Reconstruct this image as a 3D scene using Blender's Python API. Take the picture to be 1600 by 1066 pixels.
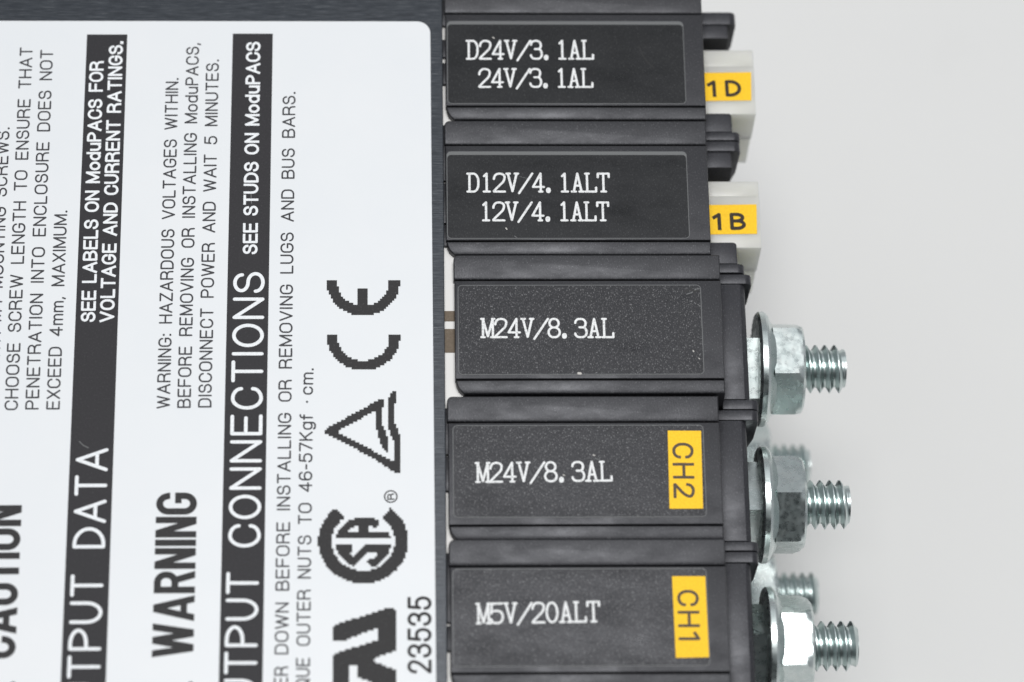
import bpy, bmesh, math, random
from mathutils import Vector, Euler, Matrix

random.seed(7)
MM = 0.001
S = bpy.context.scene
COL = S.collection
for o in list(bpy.data.objects):
    bpy.data.objects.remove(o)

# ------------------------------------------------------------------ camera
F = 5450.0                                   # focal length in photo pixels (1600 wide)
ROT = Euler((math.radians(24.4812), math.radians(-1.6776), math.radians(-0.8605)), 'XYZ')
RM = ROT.to_matrix()
DIST = F / 10.8                              # mm
CAM = RM @ Vector((0, 0, DIST))              # the lens axis meets the module tops at the origin
cam = bpy.data.cameras.new('camera')
cam.sensor_width = 36.0
cam.lens = F / 1600 * 36
cam.clip_start = 0.02
cam.clip_end = 60.0
cam.dof.use_dof = True
cam.dof.focus_distance = (DIST + 5) * MM
cam.dof.aperture_fstop = 13.0
camo = bpy.data.objects.new('camera', cam)
COL.objects.link(camo)
camo.location = CAM * MM
camo.rotation_euler = ROT
S.camera = camo

# ------------------------------------------------------------------ world and lamps
w = bpy.data.worlds.new('World')
S.world = w
w.use_nodes = True
nt = w.node_tree
bg = nt.nodes['Background']
tc = nt.nodes.new('ShaderNodeTexCoord')
# a pale room, dark where the photographer stands and along the floor line
dn = nt.nodes.new('ShaderNodeVectorMath')
dn.operation = 'DOT_PRODUCT'
dn.inputs[1].default_value = (0.0, -math.cos(math.radians(26)), math.sin(math.radians(26)))
rp = nt.nodes.new('ShaderNodeValToRGB')
rp.color_ramp.elements[0].position = 0.78
rp.color_ramp.elements[0].color = (0.70, 0.72, 0.755, 1)
rp.color_ramp.elements[1].position = 0.94
rp.color_ramp.elements[1].color = (0.075, 0.085, 0.088, 1)
nt.links.new(tc.outputs['Generated'], dn.inputs[0])
nt.links.new(dn.outputs['Value'], rp.inputs[0])
nt.links.new(rp.outputs[0], bg.inputs[0])
bg.inputs[1].default_value = 0.55


def area(name, loc, target, size, power, col=(1, 1, 1)):
    l = bpy.data.lights.new(name, 'AREA')
    l.shape = 'SQUARE'
    l.size = size
    l.energy = power
    l.color = col
    o = bpy.data.objects.new(name, l)
    COL.objects.link(o)
    o.location = loc
    o.rotation_euler = (Vector(target) - Vector(loc)).to_track_quat('-Z', 'Y').to_euler()
    return o


area('overhead_softbox', (0.02, 0.02, 0.66), (0.02, 0, 0), 0.28, 3.08, (0.995, 0.992, 0.985))
area('back_softbox', (0.25, 0.85, 0.95), (0.02, 0, 0), 0.55, 0.55, (0.95, 0.98, 1.0))

S.view_settings.view_transform = 'Standard'
S.view_settings.look = 'None'
S.view_settings.gamma = 1.0
S.view_settings.exposure = 0.0
S.render.engine = 'CYCLES'
S.cycles.max_bounces = 12


# ------------------------------------------------------------------ helpers
def P(px, py, z=0.0):
    """Point (mm) of the horizontal plane at height z that was measured at this photo pixel."""
    d = RM @ Vector(((px - 800) / F, -(py - 533) / F, -1))
    t = (z - CAM.z) / d.z
    return CAM + d * t


TZ = -66.0                                   # table height, mm
ORG = {}


def link(name, me, mats, parent=None):
    o = bpy.data.objects.new(name, me)
    COL.objects.link(o)
    for m in (mats if isinstance(mats, (list, tuple)) else [mats]):
        me.materials.append(m)
    if parent is not None:
        o.parent = parent
        ORG[o.name] = ORG[parent.name]
    return o


def build(name, bm, mats, parent=None, smooth=False):
    """One mesh object out of a bmesh drawn in world mm."""
    if parent is not None:
        off = ORG[parent.name]
    else:
        off = Vector((0, 0, 0))
    for v in bm.verts:
        v.co = (v.co - off) * MM
    me = bpy.data.meshes.new(name)
    bm.to_mesh(me)
    bm.free()
    if smooth:
        for p in me.polygons:
            p.use_smooth = True
        if smooth != 'all':
            me.set_sharp_from_angle(angle=math.radians(smooth))
    o = link(name, me, mats, parent)
    if parent is None:
        ORG[o.name] = off
    return o


def thing(name, loc, label, cat, group=None):
    o = bpy.data.objects.new(name, None)
    o.empty_display_size = 0.01
    COL.objects.link(o)
    o.location = Vector(loc) * MM
    ORG[o.name] = Vector(loc)
    o['label'] = label
    o['category'] = cat
    if group:
        o['group'] = group
    return o


def merge(bm, src):
    me = bpy.data.meshes.new('tmp')
    src.to_mesh(me)
    src.free()
    bm.from_mesh(me)
    bpy.data.meshes.remove(me)


def box(bm, x0, x1, y0, y1, z0, z1, bev=0.0, seg=2, mat=0):
    b = bmesh.new()
    vs = [b.verts.new((x, y, z)) for z in (z0, z1) for y in (y0, y1) for x in (x0, x1)]
    for f in ((0, 2, 3, 1), (4, 5, 7, 6), (0, 1, 5, 4), (2, 6, 7, 3), (0, 4, 6, 2), (1, 3, 7, 5)):
        b.faces.new([vs[i] for i in f])
    if bev:
        bmesh.ops.bevel(b, geom=b.edges[:], offset=bev, segments=seg, profile=0.5, affect='EDGES')
    bmesh.ops.recalc_face_normals(b, faces=b.faces[:])
    for f in b.faces:
        f.material_index = mat
    merge(bm, b)


def prism(bm, pts, z0, z1, bev=0.0, seg=2, mat=0):
    """Outline (x, y) extruded from z0 up to z1, the top rim bevelled."""
    b = bmesh.new()
    lo = [b.verts.new((x, y, z0)) for x, y in pts]
    hi = [b.verts.new((x, y, z1)) for x, y in pts]
    n = len(pts)
    b.faces.new(hi)
    b.faces.new(lo[::-1])
    for i in range(n):
        j = (i + 1) % n
        b.faces.new((lo[i], lo[j], hi[j], hi[i]))
    bmesh.ops.recalc_face_normals(b, faces=b.faces[:])
    if bev:
        es = [e for e in b.edges if all(abs(v.co.z - z1) < 1e-6 for v in e.verts)]
        bmesh.ops.bevel(b, geom=es, offset=bev, segments=seg, profile=0.5, affect='EDGES')
    for f in b.faces:
        f.material_index = mat
    merge(bm, b)


def strip(bm, pts, z1, bev, y0, d0, y1, d1, ycut):
    """A cover strip: sloping top, its front edge falling away a little more steeply below row ycut."""
    b = bmesh.new()
    prism(b, pts, TZ, z1, bev, 3)
    slope(b, 0, y0, d0, y1, d1)
    bmesh.ops.bisect_plane(b, geom=b.verts[:] + b.edges[:] + b.faces[:], plane_co=(0, ycut, 0), plane_no=(0, 1, 0))
    for v in b.verts:
        if v.co.z > -2 and v.co.y < ycut:
            v.co.z -= (ycut - v.co.y) * .23
    merge(bm, b)


def slope(bm, n0, y0, z0, y1, z1):
    """Tilt the upper side of what was added since vertex n0: z0 at row y0 to z1 at row y1."""
    bm.verts.ensure_lookup_table()
    for v in bm.verts[n0:]:
        if v.co.z > -2:
            v.co.z += z0 + (z1 - z0) * (v.co.y - y0) / (y1 - y0)


def rrect(x0, x1, y0, y1, r, seg=6, corners=(1, 1, 1, 1)):
    """Rounded rectangle, counter-clockwise from the lower left; corners = ll, lr, ur, ul."""
    pts = []
    for k, (cx, cy, a) in enumerate(((x0 + r, y0 + r, 180), (x1 - r, y0 + r, 270), (x1 - r, y1 - r, 0), (x0 + r, y1 - r, 90))):
        if corners[k]:
            for i in range(seg + 1):
                t = math.radians(a + 90 * i / seg)
                pts.append((cx + r * math.cos(t), cy + r * math.sin(t)))
        else:
            pts.append(((x0, y0), (x1, y0), (x1, y1), (x0, y1))[k])
    return pts


# ------------------------------------------------------------------ materials
def mat(name, col, rough=0.5, metal=0.0, spec=0.5):
    m = bpy.data.materials.new(name)
    m.use_nodes = True
    b = m.node_tree.nodes['Principled BSDF']
    b.inputs['Base Color'].default_value = (*col, 1)
    b.inputs['Roughness'].default_value = rough
    b.inputs['Metallic'].default_value = metal
    b.inputs['Specular IOR Level'].default_value = spec
    if spec > .35 and spec != .5:
        b.inputs['Specular Tint'].default_value = (0.93, 0.94, 1.0, 1)
    return m, m.node_tree, b


def noise(nt, scale, detail=3.0, rough=0.6, vec=None, stretch=None):
    n = nt.nodes.new('ShaderNodeTexNoise')
    n.inputs['Scale'].default_value = scale
    n.inputs['Detail'].default_value = detail
    n.inputs['Roughness'].default_value = rough
    t = nt.nodes.new('ShaderNodeTexCoord')
    out = t.outputs['Object']
    if stretch:
        mp = nt.nodes.new('ShaderNodeMapping')
        mp.inputs['Scale'].default_value = stretch
        nt.links.new(out, mp.inputs['Vector'])
        out = mp.outputs[0]
    nt.links.new(out, n.inputs['Vector'])
    return n


def ramp(nt, src, stops):
    r = nt.nodes.new('ShaderNodeValToRGB')
    e = r.color_ramp.elements
    while len(e) < len(stops):
        e.new(0.5)
    for k, (p, c) in enumerate(stops):
        e[k].position = p
        e[k].color = (c, c, c, 1) if not isinstance(c, tuple) else (*c, 1)
    nt.links.new(src, r.inputs[0])
    return r


def bump(nt, b, src, strength, dist):
    n = nt.nodes.new('ShaderNodeBump')
    n.inputs['Strength'].default_value = strength
    n.inputs['Distance'].default_value = dist
    nt.links.new(src, n.inputs['Height'])
    prev = b.inputs['Normal'].links
    if prev:
        nt.links.new(prev[0].from_socket, n.inputs['Normal'])
    nt.links.new(n.outputs[0], b.inputs['Normal'])
    return n


def plastic(name, base, rough, glint, grain, smear=0.5, spec=0.5, thr=0.0):
    """Moulded black plastic: fine grain, pale specks painted in as dust and glints, and worn patches."""
    m, nt, b = mat(name, base, rough, 0.0, spec)
    g = noise(nt, 1.0, 2, 0.6, stretch=(5200, 3200, 4000))
    bump(nt, b, g.outputs['Fac'], grain, 0.00006)
    sp = noise(nt, 1.0, 1.5, 0.5, stretch=(7400, 3800, 4000))
    pale = tuple(min(1, c * 2 + glint) for c in base)  # speck colour, paints glints as well as dust
    r = ramp(nt, sp.outputs['Fac'], [(0.0, tuple(c * 0.6 for c in base)), (0.5, base), (0.60 + thr, tuple(c * 1.5 + glint * .12 for c in base)), (0.70 + thr, pale)])
    nt.links.new(r.outputs[0], b.inputs['Base Color'])
    p = noise(nt, 1.0, 6, 0.68, stretch=(90, 190, 150))
    rr = ramp(nt, p.outputs['Fac'], [(0.3, max(0.05, rough - 0.12)), (0.7, min(1, rough + 0.14 * smear + 0.06))])
    nt.links.new(rr.outputs[0], b.inputs['Roughness'])
    return m


M = {}
M['case'] = plastic('black_moulded_plastic', (0.0095, 0.0095, 0.011), 0.43, 0.09, 0.26, 0.7, spec=0.64, thr=.06)
M['end'] = plastic('black_end_plastic', (0.015, 0.015, 0.018), 0.46, 0.05, 0.20, spec=0.66, thr=.06)
M['film_dark'] = plastic('dark_label_film', (0.009, 0.0095, 0.0095), 0.36, 0.03, 0.05, spec=0.36, thr=.05)
M['film_dusty'] = plastic('dusty_label_film', (0.0085, 0.0085, 0.0095), 0.38, 0.17, 0.38, 0.8, spec=0.42, thr=.02)
M['case_dark'] = mat('bare_black_scratch', (0.008, 0.008, 0.009), 0.5)[0]
M['chip'] = mat('pale_chip', (0.55, 0.53, 0.50), 0.6)[0]
M['film_edge'] = mat('label_film_edge', (0.14, 0.145, 0.147), 0.45)[0]  # pale grey, also paints the highlight along the plate rims

# brushed dark anodised lid
m, nt, b = mat('dark_brushed_aluminium', (0.03, 0.035, 0.045), 0.36, 0.25)
st = noise(nt, 1.0, 4, 0.7, stretch=(260, 6500, 2000))
r = ramp(nt, st.outputs['Fac'], [(0.25, (0.008, 0.011, 0.015)), (0.48, (0.024, 0.030, 0.039)), (0.62, (0.066, 0.074, 0.085)), (0.74, (0.20, 0.21, 0.22))])
nt.links.new(r.outputs[0], b.inputs['Base Color'])
bump(nt, b, st.outputs['Fac'], 0.4, 0.00006)
M['lid'] = m

# printed polyester label
m, nt, b = mat('white_label_stock', (0.80, 0.815, 0.83), 0.42)
n = noise(nt, 60, 4, 0.6)
r = ramp(nt, n.outputs['Fac'], [(0.3, (0.785, 0.81, 0.83)), (0.7, (0.81, 0.828, 0.842))])
nt.links.new(r.outputs[0], b.inputs['Base Color'])
bump(nt, b, noise(nt, 900, 2).outputs['Fac'], 0.05, 0.00005)
bump(nt, b, noise(nt, 45, 2).outputs['Fac'], 0.25, 0.0006)
M['label'] = m


def ink(name, base, speck):
    m, nt, b = mat(name, base, 0.6, 0.0, 0.3)
    n = noise(nt, 3600, 2, 0.55)
    r = ramp(nt, n.outputs['Fac'], [(0.35, base), (0.62, tuple(c * 1.18 for c in base)), (0.78, tuple(min(1, c + speck) for c in base))])
    nt.links.new(r.outputs[0], b.inputs['Base Color'])
    return m


M['ink'] = ink('dark_printing_ink', (0.026, 0.025, 0.026), 0.07)
M['ink_fine'] = ink('fine_printing_ink', (0.045, 0.045, 0.050), 0.04)
M['bar'] = ink('header_bar_ink', (0.025, 0.024, 0.027), 0.03)
m, nt, b = mat('white_printing_ink', (0.74, 0.75, 0.75), 0.55)
n = noise(nt, 4200, 2, 0.6)
r = ramp(nt, n.outputs['Fac'], [(0.26, (0.38, 0.38, 0.38)), (0.42, (0.78, 0.79, 0.79)), (0.6, (0.86, 0.87, 0.87))])
nt.links.new(r.outputs[0], b.inputs['Base Color'])
M['white_ink'] = m
M['head_ink'] = ink('white_reversed_print', (0.79, 0.81, 0.825), 0.0)
M['yellow'] = ink('yellow_sticker_paper', (0.95, 0.575, 0.018), 0.03)
M['brown_ink'] = ink('dark_sticker_lettering', (0.085, 0.065, 0.045), 0.10)
M['black_ink'] = ink('black_sticker_lettering', (0.035, 0.025, 0.018), 0.03)

# zinc plated steel
m, nt, b = mat('zinc_plated_steel', (0.66, 0.71, 0.70), 0.24, 1.0)
n = noise(nt, 420, 5, 0.7)
r = ramp(nt, n.outputs['Fac'], [(0.3, (0.54, 0.61, 0.60)), (0.5, (0.62, 0.68, 0.67)), (0.72, (0.69, 0.73, 0.71))])
nt.links.new(r.outputs[0], b.inputs['Base Color'])
rr = ramp(nt, noise(nt, 900, 4).outputs['Fac'], [(0.3, 0.20), (0.7, 0.40)])
nt.links.new(rr.outputs[0], b.inputs['Roughness'])
bump(nt, b, n.outputs['Fac'], 0.12, 0.00010)
bump(nt, b, noise(nt, 2600, 3).outputs['Fac'], 0.2, 0.00003)
M['zinc'] = m
m, nt, b = mat('zinc_plated_thread', (0.58, 0.65, 0.64), 0.28, 1.0)
bump(nt, b, noise(nt, 1500, 3).outputs['Fac'], 0.25, 0.00005)
M['thread'] = m

# natural nylon connector
m, nt, b = mat('natural_nylon', (0.90, 0.89, 0.77), 0.28)
b.inputs['Transmission Weight'].default_value = 0.16
b.inputs['IOR'].default_value = 1.45
b.inputs['Subsurface Weight'].default_value = 0.75
b.inputs['Subsurface Radius'].default_value = (0.0050, 0.0050, 0.0044)
b.inputs['Subsurface Scale'].default_value = 1.0
bump(nt, b, noise(nt, 1400, 3).outputs['Fac'], 0.12, 0.00005)
M['nylon'] = m
M['chassis'] = mat('galvanised_chassis', (0.88, 0.87, 0.85), 0.45)[0]
M['board'] = ink('brown_insulating_board', (0.16, 0.125, 0.09), 0.08)
m, nt, b = mat('white_table', (0.79, 0.80, 0.80), 0.6)
n = noise(nt, 14, 5, 0.6)
r = ramp(nt, n.outputs['Fac'], [(0.30, (0.770, 0.770, 0.757)), (0.42, (0.803, 0.803, 0.790)), (0.7, (0.818, 0.818, 0.804))])
nt.links.new(r.outputs[0], b.inputs['Base Color'])
bump(nt, b, noise(nt, 350, 3).outputs['Fac'], 0.1, 0.0002)
M['table'] = m

# ------------------------------------------------------------------ lettering
# Stroke lettering: every glyph is a list of strokes, every stroke a list of (x, y[, corner radius]) with cap height 1.
def ell(x0, x1, y0, y1, r=0.3):
    m_ = (x0 + x1) / 2
    return [(m_, y0), (x1, y0, r), (x1, y1, r), (x0, y1, r), (x0, y0, r), (m_, y0)]


SANS = {
    'A': (.72, [[(0, 0), (.36, 1), (.72, 0)], [(.12, .32), (.60, .32)]]),
    'B': (.64, [[(0, .53), (0, 1), (.58, 1, .23), (.58, .53, .23), (0, .53)], [(0, .53), (.64, .53, .26), (.64, 0, .26), (0, 0), (0, .53)]]),
    'C': (.64, [[(.64, .70), (.64, 1, .32), (0, 1, .32), (0, 0, .32), (.64, 0, .32), (.64, .30)]]),
    'D': (.64, [[(0, 0), (0, 1), (.64, 1, .34), (.64, 0, .34), (0, 0)]]),
    'E': (.58, [[(.57, 1), (0, 1), (0, 0), (.58, 0)], [(0, .52), (.52, .52)]]),
    'F': (.55, [[(.56, 1), (0, 1), (0, 0)], [(0, .52), (.50, .52)]]),
    'G': (.66, [[(.64, .72), (.64, 1, .32), (0, 1, .32), (0, 0, .32), (.66, 0, .30), (.66, .46), (.36, .46)]]),
    'H': (.64, [[(0, 0), (0, 1)], [(.64, 0), (.64, 1)], [(0, .52), (.64, .52)]]),
    'I': (.02, [[(.01, 0), (.01, 1)]]),
    'K': (.62, [[(0, 0), (0, 1)], [(.58, 1), (0, .42)], [(.20, .60), (.62, 0)]]),
    'L': (.52, [[(0, 1), (0, 0), (.53, 0)]]),
    'M': (.78, [[(0, 0), (0, 1), (.39, .06), (.78, 1), (.78, 0)]]),
    'N': (.62, [[(0, 0), (0, 1), (.62, 0), (.62, 1)]]),
    'O': (.68, [ell(0, .68, 0, 1, .32)]),
    'P': (.60, [[(0, 0), (0, 1), (.60, 1, .27), (.60, .46, .27), (0, .46)]]),
    'Q': (.70, [ell(0, .68, 0, 1, .32), [(.42, .24), (.72, -.04)]]),
    'R': (.64, [[(0, 0), (0, 1), (.60, 1, .26), (.60, .49, .26), (0, .49)], [(.32, .49), (.62, .40, .16), (.64, 0)]]),
    'S': (.60, [[(.56, .74), (.56, 1, .26), (.02, 1, .26), (.02, .53, .23), (.60, .53, .25), (.60, 0, .27), (0, 0, .27), (0, .26)]]),
    'T': (.62, [[(0, 1), (.62, 1)], [(.31, 1), (.31, 0)]]),
    'U': (.62, [[(0, 1), (0, 0, .30), (.62, 0, .30), (.62, 1)]]),
    'V': (.68, [[(0, 1), (.34, 0), (.68, 1)]]),
    'W': (.94, [[(0, 1), (.23, 0), (.47, .96), (.71, 0), (.94, 1)]]),
    'X': (.62, [[(0, 0), (.62, 1)], [(0, 1), (.62, 0)]]),
    'Y': (.62, [[(0, 1), (.31, .48), (.62, 1)], [(.31, .48), (.31, 0)]]),
    'Z': (.60, [[(0, 1), (.60, 1), (0, 0), (.62, 0)]]),
    '1': (.30, [[(0, .80), (.26, 1), (.26, 0)]]),
    '2': (.60, [[(0, .70), (0, 1, .30), (.58, 1, .30), (.58, .60, .22), (0, .02), (0, 0), (.60, 0)]]),
    '3': (.62, [[(0, .76), (0, 1, .28), (.58, 1, .28), (.58, .53, .22), (.24, .53)], [(.24, .53), (.62, .53, .25), (.62, 0, .28), (0, 0, .28), (0, .24)]]),
    '4': (.66, [[(.47, 0), (.47, 1), (0, .28), (.66, .28)]]),
    '5': (.60, [[(.56, 1), (.07, 1), (.03, .50), (.06, .64, .1), (.60, .64, .27), (.60, 0, .29), (0, 0, .28), (0, .22)]]),
    '6': (.60, [[(.56, .80), (.56, 1, .24), (0, 1, .30), (0, 0, .28), (.60, 0, .28), (.60, .58, .26), (0, .58, .26), (0, .30)]]),
    '7': (.60, [[(0, 1), (.60, 1), (.18, 0)]]),
    'o': (.54, [ell(0, .54, 0, .70, .26)]),
    'd': (.52, [[(.52, 1), (.52, 0)], [(.52, .35), (.52, .70, .24), (0, .70, .25), (0, 0, .25), (.52, 0, .24), (.52, .35)]]),
    'u': (.50, [[(0, .70), (0, 0, .24), (.50, 0, .24), (.50, .70)], [(.50, .2), (.50, 0)]]),
    'm': (.80, [[(0, 0), (0, .70)], [(0, .45), (0, .70, .20), (.40, .70, .20), (.40, 0)], [(.40, .45), (.40, .70, .20), (.80, .70, .20), (.80, 0)]]),
    'c': (.50, [[(.50, .50), (.50, .70, .24), (0, .70, .25), (0, 0, .25), (.50, 0, .24), (.50, .20)]]),
    'g': (.52, [[(.52, .70), (.52, -.26, .24), (.02, -.26, .22), (.02, -.14)], [(.52, .35), (.52, .70, .24), (0, .70, .25), (0, .02, .25), (.52, .02, .24), (.52, .35)]]),
    'f': (.34, [[(.36, 1), (.14, 1, .16), (.14, 0)], [(0, .68), (.34, .68)]]),
    '.': (.06, [[(.02, .02), (.04, .02)]]),
    ',': (.10, [[(.06, .04), (.00, -.16)]]),
    ':': (.06, [[(.02, .06), (.04, .06)], [(.02, .62), (.04, .62)]]),
    '-': (.32, [[(0, .44), (.32, .44)]]),
    '\u00b7': (.10, [[(.04, .42), (.06, .42)]]),
    ' ': (.34, []),
}
# Serifed printer lettering in cells: the cell is 1 wide, the cap height 1
SERIF = {
    'D': [[(0, 1), (.92, 1, .42), (.92, 0, .42), (0, 0)], [(.17, 0), (.17, 1)]],
    '2': [[(.04, .70), (.04, 1, .42), (.94, 1, .42), (.94, .62, .2), (.03, .04), (.03, 0), (.95, 0)]],
    '4': [[(.68, 0), (.68, 1), (.03, .26), (.95, .26)], [(.54, 0), (.82, 0)]],
    'V': [[(.12, 1), (.49, .02), (.86, 1)], [(0, 1), (.28, 1)], [(.70, 1), (.98, 1)]],
    '/': [[(-.06, -.09), (1.08, 1)]],
    '3': [[(.03, .78), (.03, 1, .36), (.88, 1, .36), (.88, .54, .22), (.38, .54)], [(.38, .54), (.95, .54, .3), (.95, 0, .36), (.02, 0, .36), (.02, .20)]],
    '1': [[(.30, .86), (.52, 1), (.52, 0)], [(.27, 0), (.77, 0)]],
    'A': [[(.17, 0), (.49, 1), (.82, 0)], [(.30, .33), (.69, .33)], [(0, 0), (.34, 0)], [(.64, 0), (.98, 0)]],
    'L': [[(.20, 1), (.20, 0)], [(.06, 1), (.36, 1)], [(.06, 0), (.95, 0), (.95, .22)]],
    'T': [[(.02, .80), (.02, 1), (.94, 1), (.94, .80)], [(.48, 1), (.48, 0)], [(.30, 0), (.68, 0)]],
    'M': [[(.12, 0), (.12, 1), (.52, .05), (.93, 1), (.93, 0)], [(-.02, 1), (.18, 1)], [(.88, 1), (1.06, 1)], [(-.02, 0), (.26, 0)], [(.78, 0), (1.08, 0)]],
    '8': [ell(.10, .86, .53, 1, .36), ell(.02, .94, 0, .53, .4)],
    '5': [[(.90, 1), (.10, 1), (.06, .50), (.10, .62, .1), (.95, .62, .36), (.95, 0, .4), (.02, 0, .36), (.02, .20)]],
    '0': [ell(.06, .90, 0, 1, .48)],
    '.': [],
    ' ': [],
}


def fillet(stroke, rs=1.0):
    """Polyline with its corners rounded; returns a list of 2D vectors."""
    pts = [Vector(p[:2]) for p in stroke]
    rad = [p[2] * rs if len(p) > 2 else 0 for p in stroke]
    out = []
    n = len(pts)
    for i, p in enumerate(pts):
        if rad[i] <= 0 or i in (0, n - 1):
            out.append(p)
            continue
        e1, e2 = p - pts[i - 1], pts[i + 1] - p
        l1, l2 = e1.length, e2.length
        d1 = min(rad[i], l1 * (0.5 if rad[i - 1] > 0 else 1.0))
        d2 = min(rad[i], l2 * (0.5 if rad[i + 1] > 0 else 1.0))
        e1.normalize()
        e2.normalize()
        for k in range(9):
            t = math.pi / 2 * k / 8
            out.append(p - e1 * d1 * (1 - math.sin(t)) + e2 * d2 * (1 - math.cos(t)))
    res = [out[0]]
    for q in out[1:]:
        if (q - res[-1]).length > 1e-4:
            res.append(q)
    return res


def split_sharp(pl, lim=35):
    """Cut a polyline where it turns sharply, so that each piece can be a plain ribbon."""
    cur, res = [pl[0]], []
    for i in range(1, len(pl)):
        cur.append(pl[i])
        if i < len(pl) - 1:
            a, b_ = pl[i] - pl[i - 1], pl[i + 1] - pl[i]
            if a.angle(b_) > math.radians(lim):
                res.append(cur)
                cur = [pl[i]]
    res.append(cur)
    return res


class Ink:
    """Collects flat ribbons of ink; every ribbon lies a hair above the one before, none share a plane."""

    def __init__(self, z):
        self.bm = bmesh.new()
        self.z = z
        self.k = 0

    def ribbon(self, pl, wd, mat=0, sq=(False, False), nocap=False):
        pl = list(pl)
        if sq[0]:
            pl[0] = pl[0] + (pl[0] - pl[1]).normalized() * wd / 2
        if sq[1]:
            pl[-1] = pl[-1] + (pl[-1] - pl[-2]).normalized() * wd / 2
        ring = len(pl) > 6 and (pl[0] - pl[-1]).length < 1e-5
        if ring:
            pl.pop()
        n = len(pl)
        z = self.z + (self.k % 7) * 0.0025
        self.k += 1
        h = wd / 2
        L, R = [], []
        for i in range(n):
            a = (pl[i] - pl[i - 1]).normalized() if i > 0 or ring else None
            c = (pl[(i + 1) % n] - pl[i]).normalized() if i < n - 1 or ring else None
            t = (a + c).normalized() if a is not None and c is not None else (a if c is None else c)
            nn = Vector((-t.y, t.x))
            s = 1.0
            if a is not None and c is not None:
                s = 1 / max(0.6, nn.dot(Vector((-a.y, a.x))))
            L.append(pl[i] + nn * h * s)
            R.append(pl[i] - nn * h * s)
        vl = [self.bm.verts.new((p.x, p.y, z)) for p in L]
        vr = [self.bm.verts.new((p.x, p.y, z)) for p in R]
        fs = []
        for i in range(n if ring else n - 1):
            j = (i + 1) % n
            fs.append(self.bm.faces.new((vr[i], vr[j], vl[j], vl[i])))
        for (p, va, vb, d, flat) in ((pl[0], vl[0], vr[0], (pl[0] - pl[1]), sq[0]), (pl[-1], vr[-1], vl[-1], (pl[-1] - pl[-2]), sq[1])):
            if flat or ring or nocap:
                continue
            d = d.normalized()
            a0 = math.atan2(d.y, d.x)
            cap = []
            for q in range(1, 6):
                t = a0 + math.pi / 2 - math.pi * q / 6
                cap.append(self.bm.verts.new((p.x + h * math.cos(t), p.y + h * math.sin(t), z)))
            # from va round to vb
            va_ang = (Vector(va.co[:2]) - p)
            if (Vector(cap[0].co[:2]) - Vector(va.co[:2])).length > (Vector(cap[0].co[:2]) - Vector(vb.co[:2])).length:
                cap = cap[::-1]
            fs.append(self.bm.faces.new([va] + cap + [vb]))
        for f in fs:
            f.material_index = mat

    def poly(self, pts, mat=0, dz=0.0):
        f = self.bm.faces.new([self.bm.verts.new((p[0], p[1], self.z + dz)) for p in pts])
        f.material_index = mat

    def finish(self, name, mats, parent):
        self.bm.normal_update()
        for f in self.bm.faces:
            if f.normal.z < 0:
                f.normal_flip()
        return build(name, self.bm, mats, parent)


def glyph_width(ch):
    return SANS[ch][0]


def stroke_text(inkm, text, a, b, cap, wd, gap=0.26, space=None, rs=1.0, mat=0, square=False):
    """Stroke lettering whose baseline runs from a to b (mm); it is spaced to fill that length."""
    a, b = Vector(a[:2]), Vector(b[:2])
    u = (b - a)
    length = u.length
    u.normalize()
    v = Vector((-u.y, u.x))
    tot = 0
    for i, ch in enumerate(text):
        tot += (space if ch == ' ' and space is not None else glyph_width(ch)) + (gap if i < len(text) - 1 else 0)
    sx_ = (length - wd) / tot
    x = wd / 2
    for ch in text:
        gw, strokes = SANS[ch]
        for s in strokes:
            pcs = split_sharp(fillet(s, rs))
            closed = (pcs[0][0] - pcs[-1][-1]).length < 1e-4
            for q_, piece in enumerate(pcs):
                sq = (square and q_ == 0 and not closed, square and q_ == len(pcs) - 1 and not closed)
                inkm.ribbon([a + u * (x + p.x * sx_) + v * (wd / 2 + p.y * (cap - wd)) for p in piece], wd * (1.25 if ch in '.:\u00b7' else 1), mat, sq)
        x += ((space if ch == ' ' and space is not None else gw) + gap) * sx_


HEAVY = {
    'W': (.86, [('p', .15, 0, .175), ('p', .16, .345, .17), ('p', .52, .345, .17), ('p', .53, .685, .175)]),
    'A': (.66, [('p', 0, .235, .175), ('p', .485, .25, .175), ('p', .10, .13, .44, .18, .34)]),
    'R': (.57, [('p', 0, 0, .17), ('s', [(.10, .915), (.475, .915, .2), (.475, .49, .2), (.10, .49)]), ('p', .395, .25, .18, 0, .48)]),
    'N': (.54, [('p', 0, 0, .165), ('p', .375, .375, .165), ('p', .35, .015, .175)]),
    'I': (.165, [('p', 0, 0, .165)]),
    'G': (.58, [('s', [(.495, .66), (.495, .915, .24), (.085, .915, .22), (.085, .085, .22), (.495, .085, .22), (.495, .52)]), ('p', .30, .30, .28, .38, .54)]),
    'C': (.56, [('s', [(.475, .65), (.475, .915, .22), (.085, .915, .22), (.085, .085, .22), (.475, .085, .22), (.475, .35)])]),
    'U': (.56, [('s', [(.085, 1), (.085, .085, .22), (.475, .085, .22), (.475, 1)])]),
    'T': (.50, [('p', 0, 0, .50, .83, 1), ('p', .165, .165, .17, 0, .85)]),
    'O': (.56, [('s', [(.28, .085), (.475, .085, .22), (.475, .915, .22), (.085, .915, .22), (.085, .085, .22), (.28, .085)])]),
}


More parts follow.
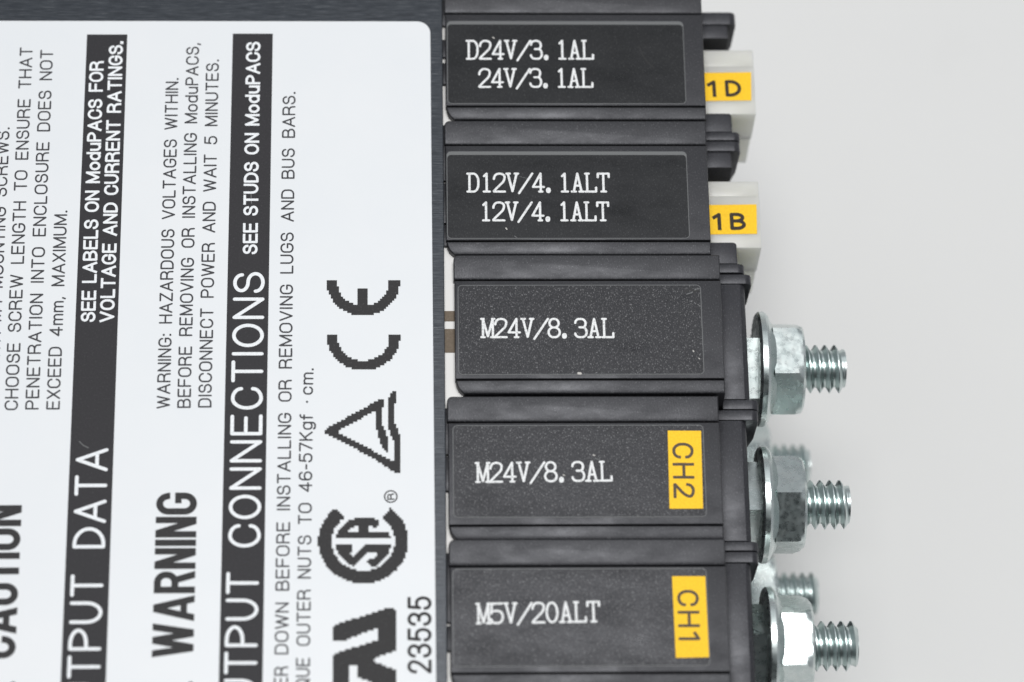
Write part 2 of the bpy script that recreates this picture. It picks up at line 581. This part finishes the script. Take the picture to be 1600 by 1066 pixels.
def heavy_text(inkm, text, a, b, cap, gap=.055):
    """Heavy condensed lettering with square-cut ends, baseline from a to b (mm)."""
    a, b = Vector(a[:2]), Vector(b[:2])
    u = (b - a)
    length = u.length
    u.normalize()
    v = Vector((-u.y, u.x))
    sx_ = length / (sum(HEAVY[c][0] for c in text) + gap * (len(text) - 1))
    x = 0
    z0 = inkm.z
    for ch in text:
        gw, ops = HEAVY[ch]
        M_ = lambda p: a + u * ((x + p[0]) * sx_) + v * (p[1] * cap)
        for op in ops:
            if op[0] == 'p':
                xb, xt, wd = op[1:4]
                yb, yt = op[4:6] if len(op) > 4 else (0, 1)
                inkm.poly([M_(p) for p in ((xb, yb), (xb + wd, yb), (xt + wd, yt), (xt, yt))], 0, (inkm.k % 7) * .0025)
                inkm.k += 1
            else:
                inkm.ribbon([M_(p) for p in fillet(op[1])], .17 * cap, 0, nocap=True)
        x += gw + gap


def serif_text(inkm, text, a, u, adv, cap, wd, mat=0):
    a, u = Vector(a[:2]), Vector(u[:2]).normalized()
    v = Vector((-u.y, u.x))
    for i, ch in enumerate(text):
        x = i * adv
        if ch == '.':
            c = a + u * (x + 0.20 * adv) + v * (0.05 * cap)
            inkm.ribbon([c - v * 0.02 * cap, c + v * 0.06 * cap], 0.36 * adv, mat)
            continue
        for s in SERIF[ch]:
            for piece in split_sharp(fillet(s)):
                inkm.ribbon([a + u * (x + p.x * adv * .91) + v * (p.y * cap) for p in piece], wd, mat)


def raster(inkm, inside, x0, x1, y0, y1, step, to_mm, mat=0):
    """A mark printed as a coarse bitmap: each row of printed dots becomes flat strips. Pixel rows of the photo grid."""
    ny = int((y1 - y0) / step)
    nx = int((x1 - x0) / step)
    for j in range(ny):
        yy = y0 + (j + .5) * step
        i = 0
        while i < nx:
            if inside(x0 + (i + .5) * step, yy):
                k = i
                while k < nx and inside(x0 + (k + .5) * step, yy):
                    k += 1
                xa, xb = x0 + i * step, x0 + k * step
                ya, yb = y0 + j * step, y0 + (j + 1) * step
                inkm.poly([to_mm(xa, yb), to_mm(xb, yb), to_mm(xb, ya), to_mm(xa, ya)], mat)
                i = k
            else:
                i += 1


def in_poly(pts):
    def f(x, y):
        c = False
        n = len(pts)
        j = n - 1
        for i in range(n):
            xi, yi = pts[i]
            xj, yj = pts[j]
            if (yi > y) != (yj > y) and x < (xj - xi) * (y - yi) / (yj - yi) + xi:
                c = not c
            j = i
        return c
    return f


# ------------------------------------------------------------------ the table
bm = bmesh.new()
box(bm, -900, 1100, -900, 1400, TZ - 18, TZ)
tb = build('table_surface', bm, M['table'])
tb['kind'] = 'structure'
tb['label'] = 'plain pale grey white table surface under the power supply'

# ------------------------------------------------------------------ the power supply enclosure
psu = thing('power_supply', (-60, -5, TZ), 'power supply enclosure with dark brushed lid and large white printed rating label', 'power supply')
LX = -9.73                                    # right edge of the lid
bm = bmesh.new()
prism(bm, [(-150, -110), (LX, -110), (LX, 75), (-150, 75)], -1.2, 0.0, 0.12)
build('lid', bm, M['lid'], psu)
bm = bmesh.new()
box(bm, -149.5, LX - 1.6, -109.5, 74.5, TZ, -1.25, 0.3)
build('chassis_body', bm, M['chassis'], psu)
# bright steel edge of the module bay, seen through the gap beside the lid
bm = bmesh.new()
box(bm, LX - 1.55, LX + 2.6, -109, 74, TZ + 0.5, -1.5)
rail = build('bay_edge', bm, M['chassis'], psu)
bm = bmesh.new()
for ya, yb in ((486, 502), (514, 551)):
    p, q = P(702, ya, -1.4), P(702, yb, -1.4)
    box(bm, LX + 0.02, LX + 2.5, q.y, p.y, -1.8, -1.42)
build('insulating_board', bm, M['board'], rail)

LZ = 0.10                                     # top of the rating label
lab_top = P(300, 33, LZ).y
bm = bmesh.new()
lr0, lr1 = P(672.8, 80, LZ).x, P(681.3, 1066, LZ).x
pts = rrect(-140, (lr0 + lr1) / 2, -105, lab_top, 2.0, 8)
# the label is stuck on a touch out of square
pts = [(x + (0.13 if x > -20 else 0) * ((48 - y) / 100 * 2 - 1), y) for x, y in pts]
prism(bm, pts, 0.004, LZ, 0.03, 1)
label = build('rating_label', bm, M['label'], psu)
IZ = LZ + 0.02


def L2(px, py):
    return P(px, py, IZ)


PXMM = 10.8
# header bars
for q in (((136, 54), (199, 54), (164.6, 1090), (93.8, 1090)), ((363.8, 52.7), (426.3, 52.7), (409.8, 1090), (341.4, 1090))):
    k = Ink(IZ)
    k.poly([L2(*c) for c in q][::-1])
    k.z += .01
    for sc in (((124, 690), (130, 696), (138, 700)), ((392, 300), (393, 318))):
        if q[0][0] - 60 < sc[0][0] < q[1][0]:
            k.ribbon([Vector(L2(*c)[:2]) for c in sc], .12, 1)
    k.finish('header_bar', [M['bar'], M['film_edge']], label)


def fine(text, a, b, cap=21.0, wd=2.7, mat='ink_fine', **kw):
    k = Ink(IZ + 0.004)
    stroke_text(k, text, L2(*a), L2(*b), cap / PXMM, wd / PXMM, **kw)
    k.finish('printed_text', M[mat], label)


W_ = dict(gap=.27, space=.46)
fine('WITH M4 MOUNTING SCREWS.', (-1, 581), (15.4, 199), **W_)
fine('CHOOSE SCREW LENGTH TO ENSURE THAT', (27.9, 641), (51.6, 74), **W_)
fine('PENETRATION INTO ENCLOSURE DOES NOT', (60.5, 640), (83.5, 78), **W_)
fine('EXCEED 4mm, MAXIMUM.', (93.3, 640), (105.6, 329), **W_)
fine('WARNING: HAZARDOUS VOLTAGES WITHIN.', (265.6, 638.5), (279.3, 122), **W_)
fine('BEFORE REMOVING OR INSTALLING ModuPACS,', (298, 637.6), (311.5, 66.8), **W_)
fine('DISCONNECT POWER AND WAIT 5 MINUTES.', (330.5, 637), (342.4, 93), **W_)
fine('POWER', (448.4, 1129), (450.5, 1041.5), **W_)
fine('DOWN BEFORE INSTALLING OR REMOVING LUGS AND BUS BARS.', (450.7, 1022.7), (462, 143.7), **W_)
fine('TORQUE', (482.6, 1128), (484.5, 1028), **W_)
fine('OUTER NUTS TO 46-57Kgf', (484.8, 1009.3), (489.2, 647.5), **W_)
fine('\u00b7', (488.8, 630.5), (489, 626), **W_)
fine('cm.', (489, 617), (490.4, 575.5), **W_)


def big(text, a, b, cap=49.5, wd=5.6):
    k = Ink(IZ + 0.012)
    stroke_text(k, text, L2(*a), L2(*b), cap / PXMM, wd / PXMM, gap=.27, rs=1.6)
    k.finish('heading_text', M['head_ink'], label)


big('DATA', (164.2, 857), (169.6, 700.5))
big('OUTPUT', (153.5, 1150), (162.2, 897.5))
big('CONNECTIONS', (407.2, 855.6), (413.9, 425.4))
big('OUTPUT', (400, 1142), (405, 894))


def bold(text, a, b, cap, wd, mat='head_ink', name='heading_text', **kw):
    k = Ink(IZ + 0.012)
    stroke_text(k, text, L2(*a), L2(*b), cap / PXMM, wd / PXMM, square=True, **kw)
    k.finish(name, M[mat], label)


bold('SEE LABELS ON ModuPACS FOR', (149, 503), (162.3, 95.6), 23.0, 3.9, gap=.27, space=.24, rs=1.3)
bold('VOLTAGE AND CURRENT RATINGS.', (178.5, 503.6), (192.7, 64.7), 23.0, 3.9, gap=.27, space=.24, rs=1.3)
bold('SEE STUDS ON ModuPACS', (402.4, 397.3), (407.3, 65.6), 23.6, 4.0, gap=.27, space=.24, rs=1.3)
for text, a, b_ in (('WARNING', (302, 1027), (308.2, 769.8)), ('CAUTION', (23.8, 1029), (34.3, 789.4))):
    k = Ink(IZ + 0.004)
    heavy_text(k, text, L2(*a), L2(*b_), 62.0 / PXMM)
    k.finish('printed_text', M['ink'], label)
bold('23535', (674.5, 1052.3), (674.3, 932), 36.4, 4.9, 'ink', 'printed_text', gap=.30, rs=1.2)
k = Ink(IZ + .004)
c = L2(672, 1070)
k.ribbon([Vector((c.x - .05, c.y)), Vector((c.x + .05, c.y))], .5)
k.finish('printed_text', M['ink'], label)
# hazard triangle beside the WARNING heading, its corner just inside the picture
for cx in (301.5, 24):
    k = Ink(IZ + .004)
    tri = [L2(cx - 3, 1068), L2(cx - 54, 1098), L2(cx - 3, 1130)]
    tri = [Vector(t[:2]) for t in tri]
    for i in range(3):
        k.ribbon([tri[i], tri[(i + 1) % 3]], .55)
    k.finish('printed_text', M['ink'], label)

# approval marks, printed as coarse bitmaps
ST = 3.2


def mark(inside, x0, x1, y0, y1):
    k = Ink(IZ + 0.004)
    raster(k, inside, x0, x1, y0, y1, ST, lambda x, y: L2(x, y))
    k.finish('approval_mark', M['ink'], label)


def arc_e(x, y):
    dx = (x - 567.5)
    dy = (y - 440.5) / 0.925
    r = math.hypot(dx, dy)
    if 559 < x < 576 and 450 < y < 485:
        return True
    return y > 438 and 40.5 < r < 57


def arc_c(x, y):
    dx = (x - 568)
    dy = (y - 526.3) / 0.925
    return y > 523 and 40.5 < math.hypot(dx, dy) < 57


mark(arc_e, 510.5, 626, 438, 494)
mark(arc_c, 511, 627, 523, 580)


def cp(pts, ox, oy, s):
    return [(ox + x / s, oy + y / s) for x, y in pts]


t1 = in_poly(cp([(80, 452), (130, 412), (550, 183), (585, 185), (585, 240), (570, 245), (572, 385), (605, 470), (622, 520), (622, 628), (570, 590), (512, 395), (512, 280), (205, 440), (205, 455), (665, 700), (672, 545), (636, 470), (618, 400), (618, 200), (636, 140), (690, 100), (690, 208), (672, 215), (675, 370), (710, 445), (725, 525), (727, 795), (705, 808), (490, 670)], 490, 590, 5.33))
mark(t1, 504, 628, 608, 743)


def csa(x, y):
    X, Y = (x - 490) * 6.27, (y - 760) * 6.27
    dx, dy = X - 486, (Y - 540) / 0.93
    r = math.hypot(dx, dy)
    if 308 < r < 442:
        return not (dy < 0 and abs(math.atan2(dx, -dy)) < math.radians(37))
    if csa_a(X, Y) and not csa_h(X, Y):
        return True
    return csa_s(X, Y)


csa_a = in_poly([(215, 510), (240, 435), (350, 335), (440, 300), (550, 300), (620, 325), (655, 365), (605, 405), (535, 378), (535, 438), (740, 438), (755, 510)])
csa_h = in_poly([(345, 438), (350, 420), (435, 378), (440, 438)])
csa_s = in_poly([(215, 572), (385, 572), (385, 645), (345, 650), (385, 697), (515, 572), (760, 572), (740, 650), (615, 782), (570, 782), (525, 740), (560, 705), (595, 710), (630, 650), (540, 645), (400, 787), (360, 770), (235, 650)])
mark(csa, 496, 640, 793, 915)
ur = in_poly(cp([(210, 480), (240, 450), (800, 270), (825, 265), (880, 310), (880, 735), (700, 790), (632, 840), (880, 940), (880, 2000), (630, 2000), (630, 1055), (640, 1066), (470, 1020), (465, 880), (380, 895), (378, 2000), (210, 2000), (210, 790), (240, 755), (690, 612), (690, 495), (660, 495), (300, 632), (210, 632)], 490, 910, 6.83))
mark(ur, 520, 620, 947, 1120)
# registered sign
k = Ink(IZ + .004)
c0 = L2(610.6, 776)
ring = [Vector((c0.x + .88 * math.cos(t * math.pi / 12), c0.y + .88 * math.sin(t * math.pi / 12))) for t in range(25)]
k.ribbon(ring, .19)
stroke_text(k, 'R', L2(616.5, 781), L2(616, 771), 11 / PXMM, .19)
k.finish('approval_mark', M['ink'], label)


# ------------------------------------------------------------------ studs and nuts
def hex_nut(bm, x0, x1, cy, cz, af, rot, chamfer=True):
    n = 72
    xs = [(x0, 0)]
    if chamfer:
        L_ = x1 - x0
        for t, s in ((.72, 0), (.82, 1), (.92, 2), (1.0, 3)):
            xs.append((x0 + L_ * t, s))
    else:
        xs.append((x1, 0))
    rings = []
    for x, s in xs:
        ring = []
        for i in range(n):
            th = 2 * math.pi * i / n
            r = af / 2 / math.cos(((th + math.pi / 6) % (math.pi / 3)) - math.pi / 6)
            lim = af / 2 * (1.1547, 1.125, 1.075, 0.985)[s]
            r = min(r, lim)
            ring.append(bm.verts.new((x, cy + r * math.cos(th + rot), cz + r * math.sin(th + rot))))
        rings.append(ring)
    for a, b_ in zip(rings, rings[1:]):
        for i in range(n):
            j = (i + 1) % n
            bm.faces.new((a[i], a[j], b_[j], b_[i]))
    bm.faces.new(rings[0])
    bm.faces.new(rings[-1][::-1])


def lathe(bm, prof, cy, cz, n=64, wob=None):
    rings = []
    for x, r in prof:
        rings.append([bm.verts.new((x, cy + r * math.cos(2 * math.pi * i / n), cz + r * math.sin(2 * math.pi * i / n))) for i in range(n)])
    for a, b_ in zip(rings, rings[1:]):
        for i in range(n):
            j = (i + 1) % n
            bm.faces.new((a[i], a[j], b_[j], b_[i]))
    bm.faces.new(rings[0])
    bm.faces.new(rings[-1][::-1])


def thread(bm, x0, x1, cy, cz, ro, ri, pitch, phase=0.0, n=64):
    prof = [(0.0, ri), (0.10, ri), (0.46, ro), (0.56, ro), (0.92, ri)]
    turns = int((x1 - x0) / pitch) + 3
    rows = []
    for t in range(-1, turns):
        for fx, r in prof:
            rows.append((x0 + (t + fx + phase - 1) * pitch, r))
    V = []
    for xr, r in rows:
        col = []
        for j in range(n + 1):
            x = xr + pitch * j / n
            rr = r
            tip = ro - max(0, (x - (x1 - 0.75))) * 1.1
            rr = min(rr, max(ri * .9, tip))
            x = min(max(x, x0), x1)
            a = 2 * math.pi * j / n
            col.append(bm.verts.new((x, cy + rr * math.cos(a), cz + rr * math.sin(a))))
        V.append(col)
    for a, b_ in zip(V, V[1:]):
        for j in range(n):
            f = (a[j], a[j + 1], b_[j + 1], b_[j])
            xs = [v.co.x for v in f]
            if max(xs) - min(xs) > 1e-5:
                bm.faces.new(f)
    # end disc and core
    c = bmesh.new()
    lathe(c, [(x0 - 6, ri - .02), (x1 - .02, ri - .02)], cy, cz, 32)
    merge(bm, c)
    loose = [v for v in bm.verts if not v.link_faces]
    bmesh.ops.delete(bm, geom=loose, context='VERTS')


def stud(parent, xp, xf, xh0, xh1, xe, cy, cz, rot, spin, sqv):
    """xp face of the end block, xf back of the flange, xh0-xh1 the hexagon, xe the stud's tip (mm)."""
    bm = bmesh.new()
    thread(bm, xh1 - .3, xe, cy, cz, 3.62, 2.78, 1.42, spin)
    bmesh.ops.recalc_face_normals(bm, faces=bm.faces[:])
    st_ = build('terminal_stud', bm, M['thread'], parent, smooth=40)
    bm = bmesh.new()
    ring_a, ring_b = [], []
    for i in range(4):
        t = math.radians(sqv + 90 * i)
        c_, s_ = cy + 6.35 * math.cos(t), cz + 6.35 * math.sin(t)
        ring_a.append(bm.verts.new((xp - .3, c_, s_)))
        ring_b.append(bm.verts.new((xf + .05, c_, s_)))
    for i in range(4):
        j = (i + 1) % 4
        bm.faces.new((ring_a[i], ring_a[j], ring_b[j], ring_b[i]))
    bm.faces.new(ring_a)
    bm.faces.new(ring_b[::-1])
    bmesh.ops.recalc_face_normals(bm, faces=bm.faces[:])
    build('square_spacer', bm, M['zinc'], st_, smooth=25)
    bm = bmesh.new()
    prof = [(xf, 7.9), (xf + .12, 8.35), (xf + .4, 8.6), (xf + 1.15, 8.62), (xf + 1.5, 8.4), (xf + 1.8, 7.95), (xf + 2.05, 7.3), (xh0 + .3, 6.75), (xh0 + .5, 6.2)]
    lathe(bm, prof, cy, cz)
    # serrations on the clamping face
    for i in range(40):
        a = 2 * math.pi * i / 40
        ca, sa = math.cos(a), math.sin(a)
        vs = []
        for r, da in ((6.2, -.05), (6.2, .05), (8.1, .05), (8.1, -.05)):
            vs.append(bm.verts.new((xf - .02, cy + r * math.cos(a + da), cz + r * math.sin(a + da))))
        p1 = bm.verts.new((xf - .04, cy + 6.2 * ca, cz + 6.2 * sa))
        p2 = bm.verts.new((xf - .04, cy + 8.1 * ca, cz + 8.1 * sa))
        bm.faces.new((vs[0], p1, p2, vs[3]))
        bm.faces.new((p1, vs[1], vs[2], p2))
        bm.faces.new((vs[3], p2, vs[2]))
        bm.faces.new((vs[1], p1, vs[0]))
    hex_nut(bm, xh0, xh1, cy, cz, 12.9, rot)
    bmesh.ops.recalc_face_normals(bm, faces=bm.faces[:])
    build('flange_nut', bm, M['zinc'], st_, smooth=22)
    return st_


# ------------------------------------------------------------------ output modules
CASE_L = 39.0
GROUP = 'output modules slotted side by side'


def make_module(label_txt, xl, yt, lip):
    xr = xl + CASE_L
    root = thing('output_module', (xl + CASE_L / 2, yt - 11, TZ), label_txt, 'power module', GROUP)
    bm = bmesh.new()
    # cover strip, label face and front rib, parted by fine seams
    strip(bm, rrect(xl, xr, yt - 3.82, yt, .75, 5, (0, 0, 0, 1)), -0.06, .2, yt - 3.82, 0.0, yt, .30, yt - 3.22)
    prism(bm, [(xl + .12, yt - 19.72), (xr + .02, yt - 19.72), (xr + .02, yt - 4.02), (xl + .12, yt - 4.02)], TZ, 0.0, .22, 3)
    strip(bm, [(xl + .2, yt - 19.86), (xl + .32, yt - 20.5), (xl + .62, yt - 21.15), (xl + 1.0, yt - 21.6), (xl + 1.35, yt - 21.88), (xr + .02, yt - 21.88), (xr + .02, yt - 19.86)], -0.10, .2, yt - 19.86, 0.0, yt - 21.88, -.20, yt - 21.30)
    # lip added along the slot to darken the gap, broken so that the bright bay edge shows through in slivers
    for a_, b_ in lip:
        box(bm, xl - .32, xl + .5, yt - b_, yt - a_, -12, -.75, .1)
    # inner liner that closes the seams a little way down
    box(bm, xl + .6, xr - .4, yt - 21.2, yt - .6, TZ + 1, -1.3)
    build('case', bm, M['case'], root, smooth=30)
    return root, xr


def nameplate(root, px0, px1, py0, py1, film, lines, wear_and_glints=()):
    z = 0.07
    a, b_ = P(px0, (py0 + py1) / 2, z), P(px1, (py0 + py1) / 2, z)
    y1, y0 = P((px0 + px1) / 2, py0, z).y, P((px0 + px1) / 2, py1, z).y
    bm = bmesh.new()
    prism(bm, rrect(a.x, b_.x, y0, y1, .7), 0.004, z - .02, .03, 1, mat=1)
    band = .62 if film == 'film_dark' else .12
    prism(bm, rrect(a.x + .12, b_.x - .12, y0 + .12, y1 - band, .55), z - .015, z, 0, 1, mat=0)
    for line, wd, mi in wear_and_glints:  # scratches and chips, plus pale lines painting the highlight beside a dent
        sc = Ink(z + .012)
        sc.bm.free()
        sc.bm = bm
        sc.k = len(bm.faces)
        sc.ribbon([Vector(P(x, y, z)[:2]) for x, y in line], wd, mi)
    bm.normal_update()
    for f in bm.faces:
        if f.calc_center_median().z > z + .008 and f.normal.z < 0:
            f.normal_flip()
    np_ = build('nameplate', bm, [M[film], M['film_edge'], M['case_dark'], M['chip']], root)
    for text, px, py, px2, py2, adv, cap in lines:
        zi = z + .02
        p, q = P(px, py, zi), P(px2, py2, zi)
        k = Ink(zi)
        cap_mm = P(px, py - cap, zi).y - P(px, py, zi).y
        adv_mm = P(px + adv, py, zi).x - p.x
        serif_text(k, text, p, q - p, adv_mm, cap_mm, .34)
        k.finish('rating_text', M['white_ink'], np_)
    return np_


def flange_plate(bm, xa, xb, ya, yb, z1, deep):
    """Upright plate across the end of a module: rounded outer top corner, back edge running in as it goes down."""
    b = bmesh.new()
    r = .9
    prof = [(xa, z1), (xb - r, z1), (xb - r * .3, z1 - r * .3), (xb, z1 - r), (xb - .15, z1 - deep * .55), (xb - 1.2, z1 - deep), (xa, z1 - deep)]
    A = [b.verts.new((x, ya, z)) for x, z in prof]
    B = [b.verts.new((x, yb, z)) for x, z in prof]
    b.faces.new(A)
    b.faces.new(B[::-1])
    n = len(prof)
    for i in range(n):
        j = (i + 1) % n
        b.faces.new((A[i], A[j], B[j], B[i]))
    bmesh.ops.recalc_face_normals(b, faces=b.faces[:])
    bmesh.ops.bevel(b, geom=b.edges[:], offset=.16, segments=2, profile=.5, affect='EDGES')
    merge(bm, b)


def sticker(parent, name, quad, z, text, a, b_, cap, bd, inkname, gap=.36):
    """Yellow sticker with its lettering; a and b_ are the ends of the baseline in photo pixels."""
    k = Ink(z)
    q = [P(x, y, z) for x, y in quad]
    top = [k.bm.verts.new(v) for v in q]
    low = [k.bm.verts.new(v - Vector((0, 0, .05))) for v in q]
    k.bm.faces.new(top[::-1])
    for i in range(4):
        j = (i + 1) % 4
        k.bm.faces.new((low[i], low[j], top[j], top[i]))
    k.z = z + .02
    stroke_text(k, text, P(*a, z), P(*b_, z), cap / PXMM, bd / PXMM, gap=gap, rs=1.4, mat=1, square=True)
    return k.finish(name, [M['yellow'], M[inkname]], parent)


ZE = -5.4                                     # top of the end pieces


def end_tabs(root, xr, top, bot, xt, xb):
    """top / bot: photo rows of the two tabs' top faces; xt / xb: their right ends."""
    for (ya, yb), xe in ((top, xt), (bot, xb)):
        bm = bmesh.new()
        flange_plate(bm, xr + .05, P(xe, yb, ZE).x, P(xe, yb, ZE).y, P(xe, ya, ZE).y, ZE, 13.0)
        build('end_tab', bm, M['end'], root, smooth=30)


def d_module(label_txt, xl, yt, lip, plate, tabs, upper_blk, lower_blk, conn, yel):
    root, xr = make_module(label_txt, xl, yt, lip)
    nameplate(root, *plate)
    end_tabs(root, xr, *tabs)
    bm = bmesh.new()
    for (ya, yb, xe), z in ((upper_blk, ZE - .3), (lower_blk, ZE + .1)):
        q = P(xe, (ya + yb) / 2, z)
        prism(bm, rrect(xr + .05, q.x, P(xe, yb, z).y, P(xe, ya, z).y, .5, 4, (0, 0, 1, 0)), -24, z, .2)
    build('end_block', bm, M['end'], root, smooth=30)
    ya, yr, yb, x1 = conn
    zc = ZE - .1
    Y1, YR, Y0 = P(x1, ya, zc).y, P(x1, yr, zc).y, P(x1, yb, zc).y
    X1 = P(x1, (ya + yb) / 2, zc).x
    bm = bmesh.new()
    box(bm, xr + .05, X1, Y0, YR - .03, zc - 8.0, zc, .14)
    box(bm, xr + .05, X1, YR + .05, Y1, zc - 8.0, zc - .30, .14)
    box(bm, xr + .05, X1 - .08, Y0 + .08, Y1 - .06, zc - 16.2, zc - 7.95, .14)
    co = build('connector', bm, M['nylon'], root, smooth=30)
    sticker(co, 'number_sticker', yel[0], zc + .07, *yel[1:])
    return root


def m_module(label_txt, xl, yt, lip, plate, tabs, blk, stud_px, yel=None, rot=0.0, spin=0.0, sqv=45, rear=.9):
    root, xr = make_module(label_txt, xl, yt, lip)
    npl = nameplate(root, *plate)
    end_tabs(root, xr, *tabs)
    ya, yb, xe = blk
    bm = bmesh.new()
    Y1, Y0 = P(xe, ya, ZE).y, P(xe, yb, ZE).y
    XE = P(xe, (ya + yb) / 2, ZE).x
    b = bmesh.new()
    prof = [(xr + .05, ZE), (XE - .75, ZE), (XE - .15, ZE - .5), (XE, ZE - 1.2), (XE, TZ), (xr + .05, TZ)]
    A = [b.verts.new((x, Y0, z)) for x, z in prof]
    B = [b.verts.new((x, Y1, z)) for x, z in prof]
    b.faces.new(A)
    b.faces.new(B[::-1])
    for i in range(6):
        j = (i + 1) % 6
        b.faces.new((A[i], A[j], B[j], B[i]))
    bmesh.ops.recalc_face_normals(b, faces=b.faces[:])
    bmesh.ops.bevel(b, geom=b.edges[:], offset=.12, segments=2, profile=.5, affect='EDGES')
    merge(bm, b)
    build('end_block', bm, M['end'], root, smooth=30)
    sy, xf, xh0, xh1, xt = stud_px
    zs = -15.6
    X = lambda px: P(px, sy, zs).x
    cy = P(xh1, sy, zs).y
    stud(root, XE, X(xf), X(xh0), X(xh1), X(xt), cy, zs, rot, spin, sqv)
    stud(root, XE, X(xf) - rear, X(xh0) - rear, X(xh1) - rear, X(xt) - rear, cy, zs - 38.3, rot + .4, spin + .35, sqv + 20)
    if yel:
        sticker(root, 'channel_sticker', yel[0], .12, *yel[1:])
    return root


d_module('black output module lettered D24V/3.1AL with a white connector stickered 1D', -9.42, 58.3, [(.2, 5.6), (8, 11), (12, 15.6)],
         (698.5, 1070, 33, 162.5, 'film_dark', [('D24V/3.1AL', 729.5, 92, 929.5, 92, 20.0, 28.0), ('24V/3.1AL', 748.5, 136, 929, 136, 20.0, 28.0)], [([(770, 58.5), (772, 60)], .18, 3), ([(998, 72), (1004, 86), (1012, 98), (1022, 106)], .14, 2)]),
         ((19, 38), (206, 219), 1150, 1157), (38, 60, 1137), (177, 206, 1143.5), (77, 103, 178.5, 1179),
         (((1096, 114), (1173.5, 113), (1174, 157), (1098, 158)), '1D', (1106, 152), (1159, 151), 31.0, 6.0, 'black_ink', .62))
d_module('black output module lettered D12V/4.1ALT with a white connector stickered 1B', -9.55, 35.93, [(.2, 9.5), (9.9, 16.5), (16.8, 20.2)],
         (698, 1075.5, 236.5, 373, 'film_dark', [('D12V/4.1ALT', 730.5, 299.5, 953, 299.5, 20.4, 28.0), ('12V/4.1ALT', 750, 344.5, 953, 344.5, 20.4, 28.0)], [([(790.5, 356.5), (792, 358.5)], .18, 3), ([(804, 369), (807, 371)], .10, 1), ([(812, 276), (830, 281)], .06, 1)]),
         ((220.5, 236), (412, 426), 1157.5, 1164), (237, 262, 1143), (378.5, 412, 1151.5), (282, 306, 387.5, 1187.5),
         (((1102, 320.5), (1182, 319.5), (1183, 365.5), (1102, 366.5)), '1B', (1114, 360), (1166, 359.5), 31.0, 6.0, 'black_ink', .62))
m_module('black output module lettered M24V/8.3AL with no yellow sticker, set slightly further out', -8.38, 13.73, [],
         (715.5, 1098, 445, 585.5, 'film_dusty', [('M24V/8.3AL', 752.5, 527, 959, 527, 20.9, 28.5)], [([(1070, 456), (1078, 453), (1086, 455), (1092, 454)], .22, 2), ([(1079, 450), (1086, 460)], .16, 2), ([(1073, 460), (1082, 457)], .14, 1), ([(1086, 452), (1093, 451.5)], .12, 1), ([(904, 583.5), (907, 583.8)], .38, 3), ([(1083, 548), (1084, 549.5)], .16, 3), ([(1092, 560), (1093, 561)], .14, 3), ([(738, 461), (752, 463), (764, 459)], .10, 2), ([(1062, 478), (1061, 520), (1062, 566)], .06, 2)]),
         ((428.5, 443.5), (624.5, 639.5), 1175, 1186), (444, 624, 1168.5), (577, 1180, 1203, 1252, 1319.5), None, math.radians(28.5), .10, 67, 1.3)
m_module('black output module lettered M24V/8.3AL with a yellow CH2 sticker', -9.48, -8.81, [(1.4, 8.6), (8.9, 14.2)],
         (707.5, 1102, 664, 808.5, 'film_dusty', [('M24V/8.3AL', 744.5, 753.3, 955, 751, 21.45, 29.5)], [([(927, 711), (929, 712)], .18, 3), ([(930, 716), (936, 719)], .10, 1), ([(880, 742), (882, 743)], .16, 3)]),
         ((640.5, 656.5), (846, 860.5), 1186, 1186.5), (657, 845.5, 1171), (789, 1183, 1206, 1254, 1326),
         (((1043.3, 673), (1095.3, 673.3), (1098.6, 794.8), (1046.2, 795)), 'CH2', (1050, 692), (1052.5, 778.5), 33.0, 4.7, 'brown_ink'), math.radians(7.5), .45, 28, .5)
m_module('black output module lettered M5V/20ALT with a yellow CH1 sticker', -9.39, -30.82, [(1.6, 12), (12.5, 16.2)],
         (707, 1107, 888, 1041.5, 'film_dusty', [('M5V/20ALT', 745.5, 974.3, 938, 971, 21.65, 30.5)]),
         ((862, 879), (1071, 1087), 1186.5, 1196), (880, 1070, 1178), (1010, 1192, 1215, 1266, 1338.5),
         (((1050, 900.5), (1102, 900.5), (1108, 1027), (1056, 1028)), 'CH1', (1057.5, 922), (1060.5, 1002), 33.0, 4.7, 'brown_ink'), math.radians(40), .8, 93)
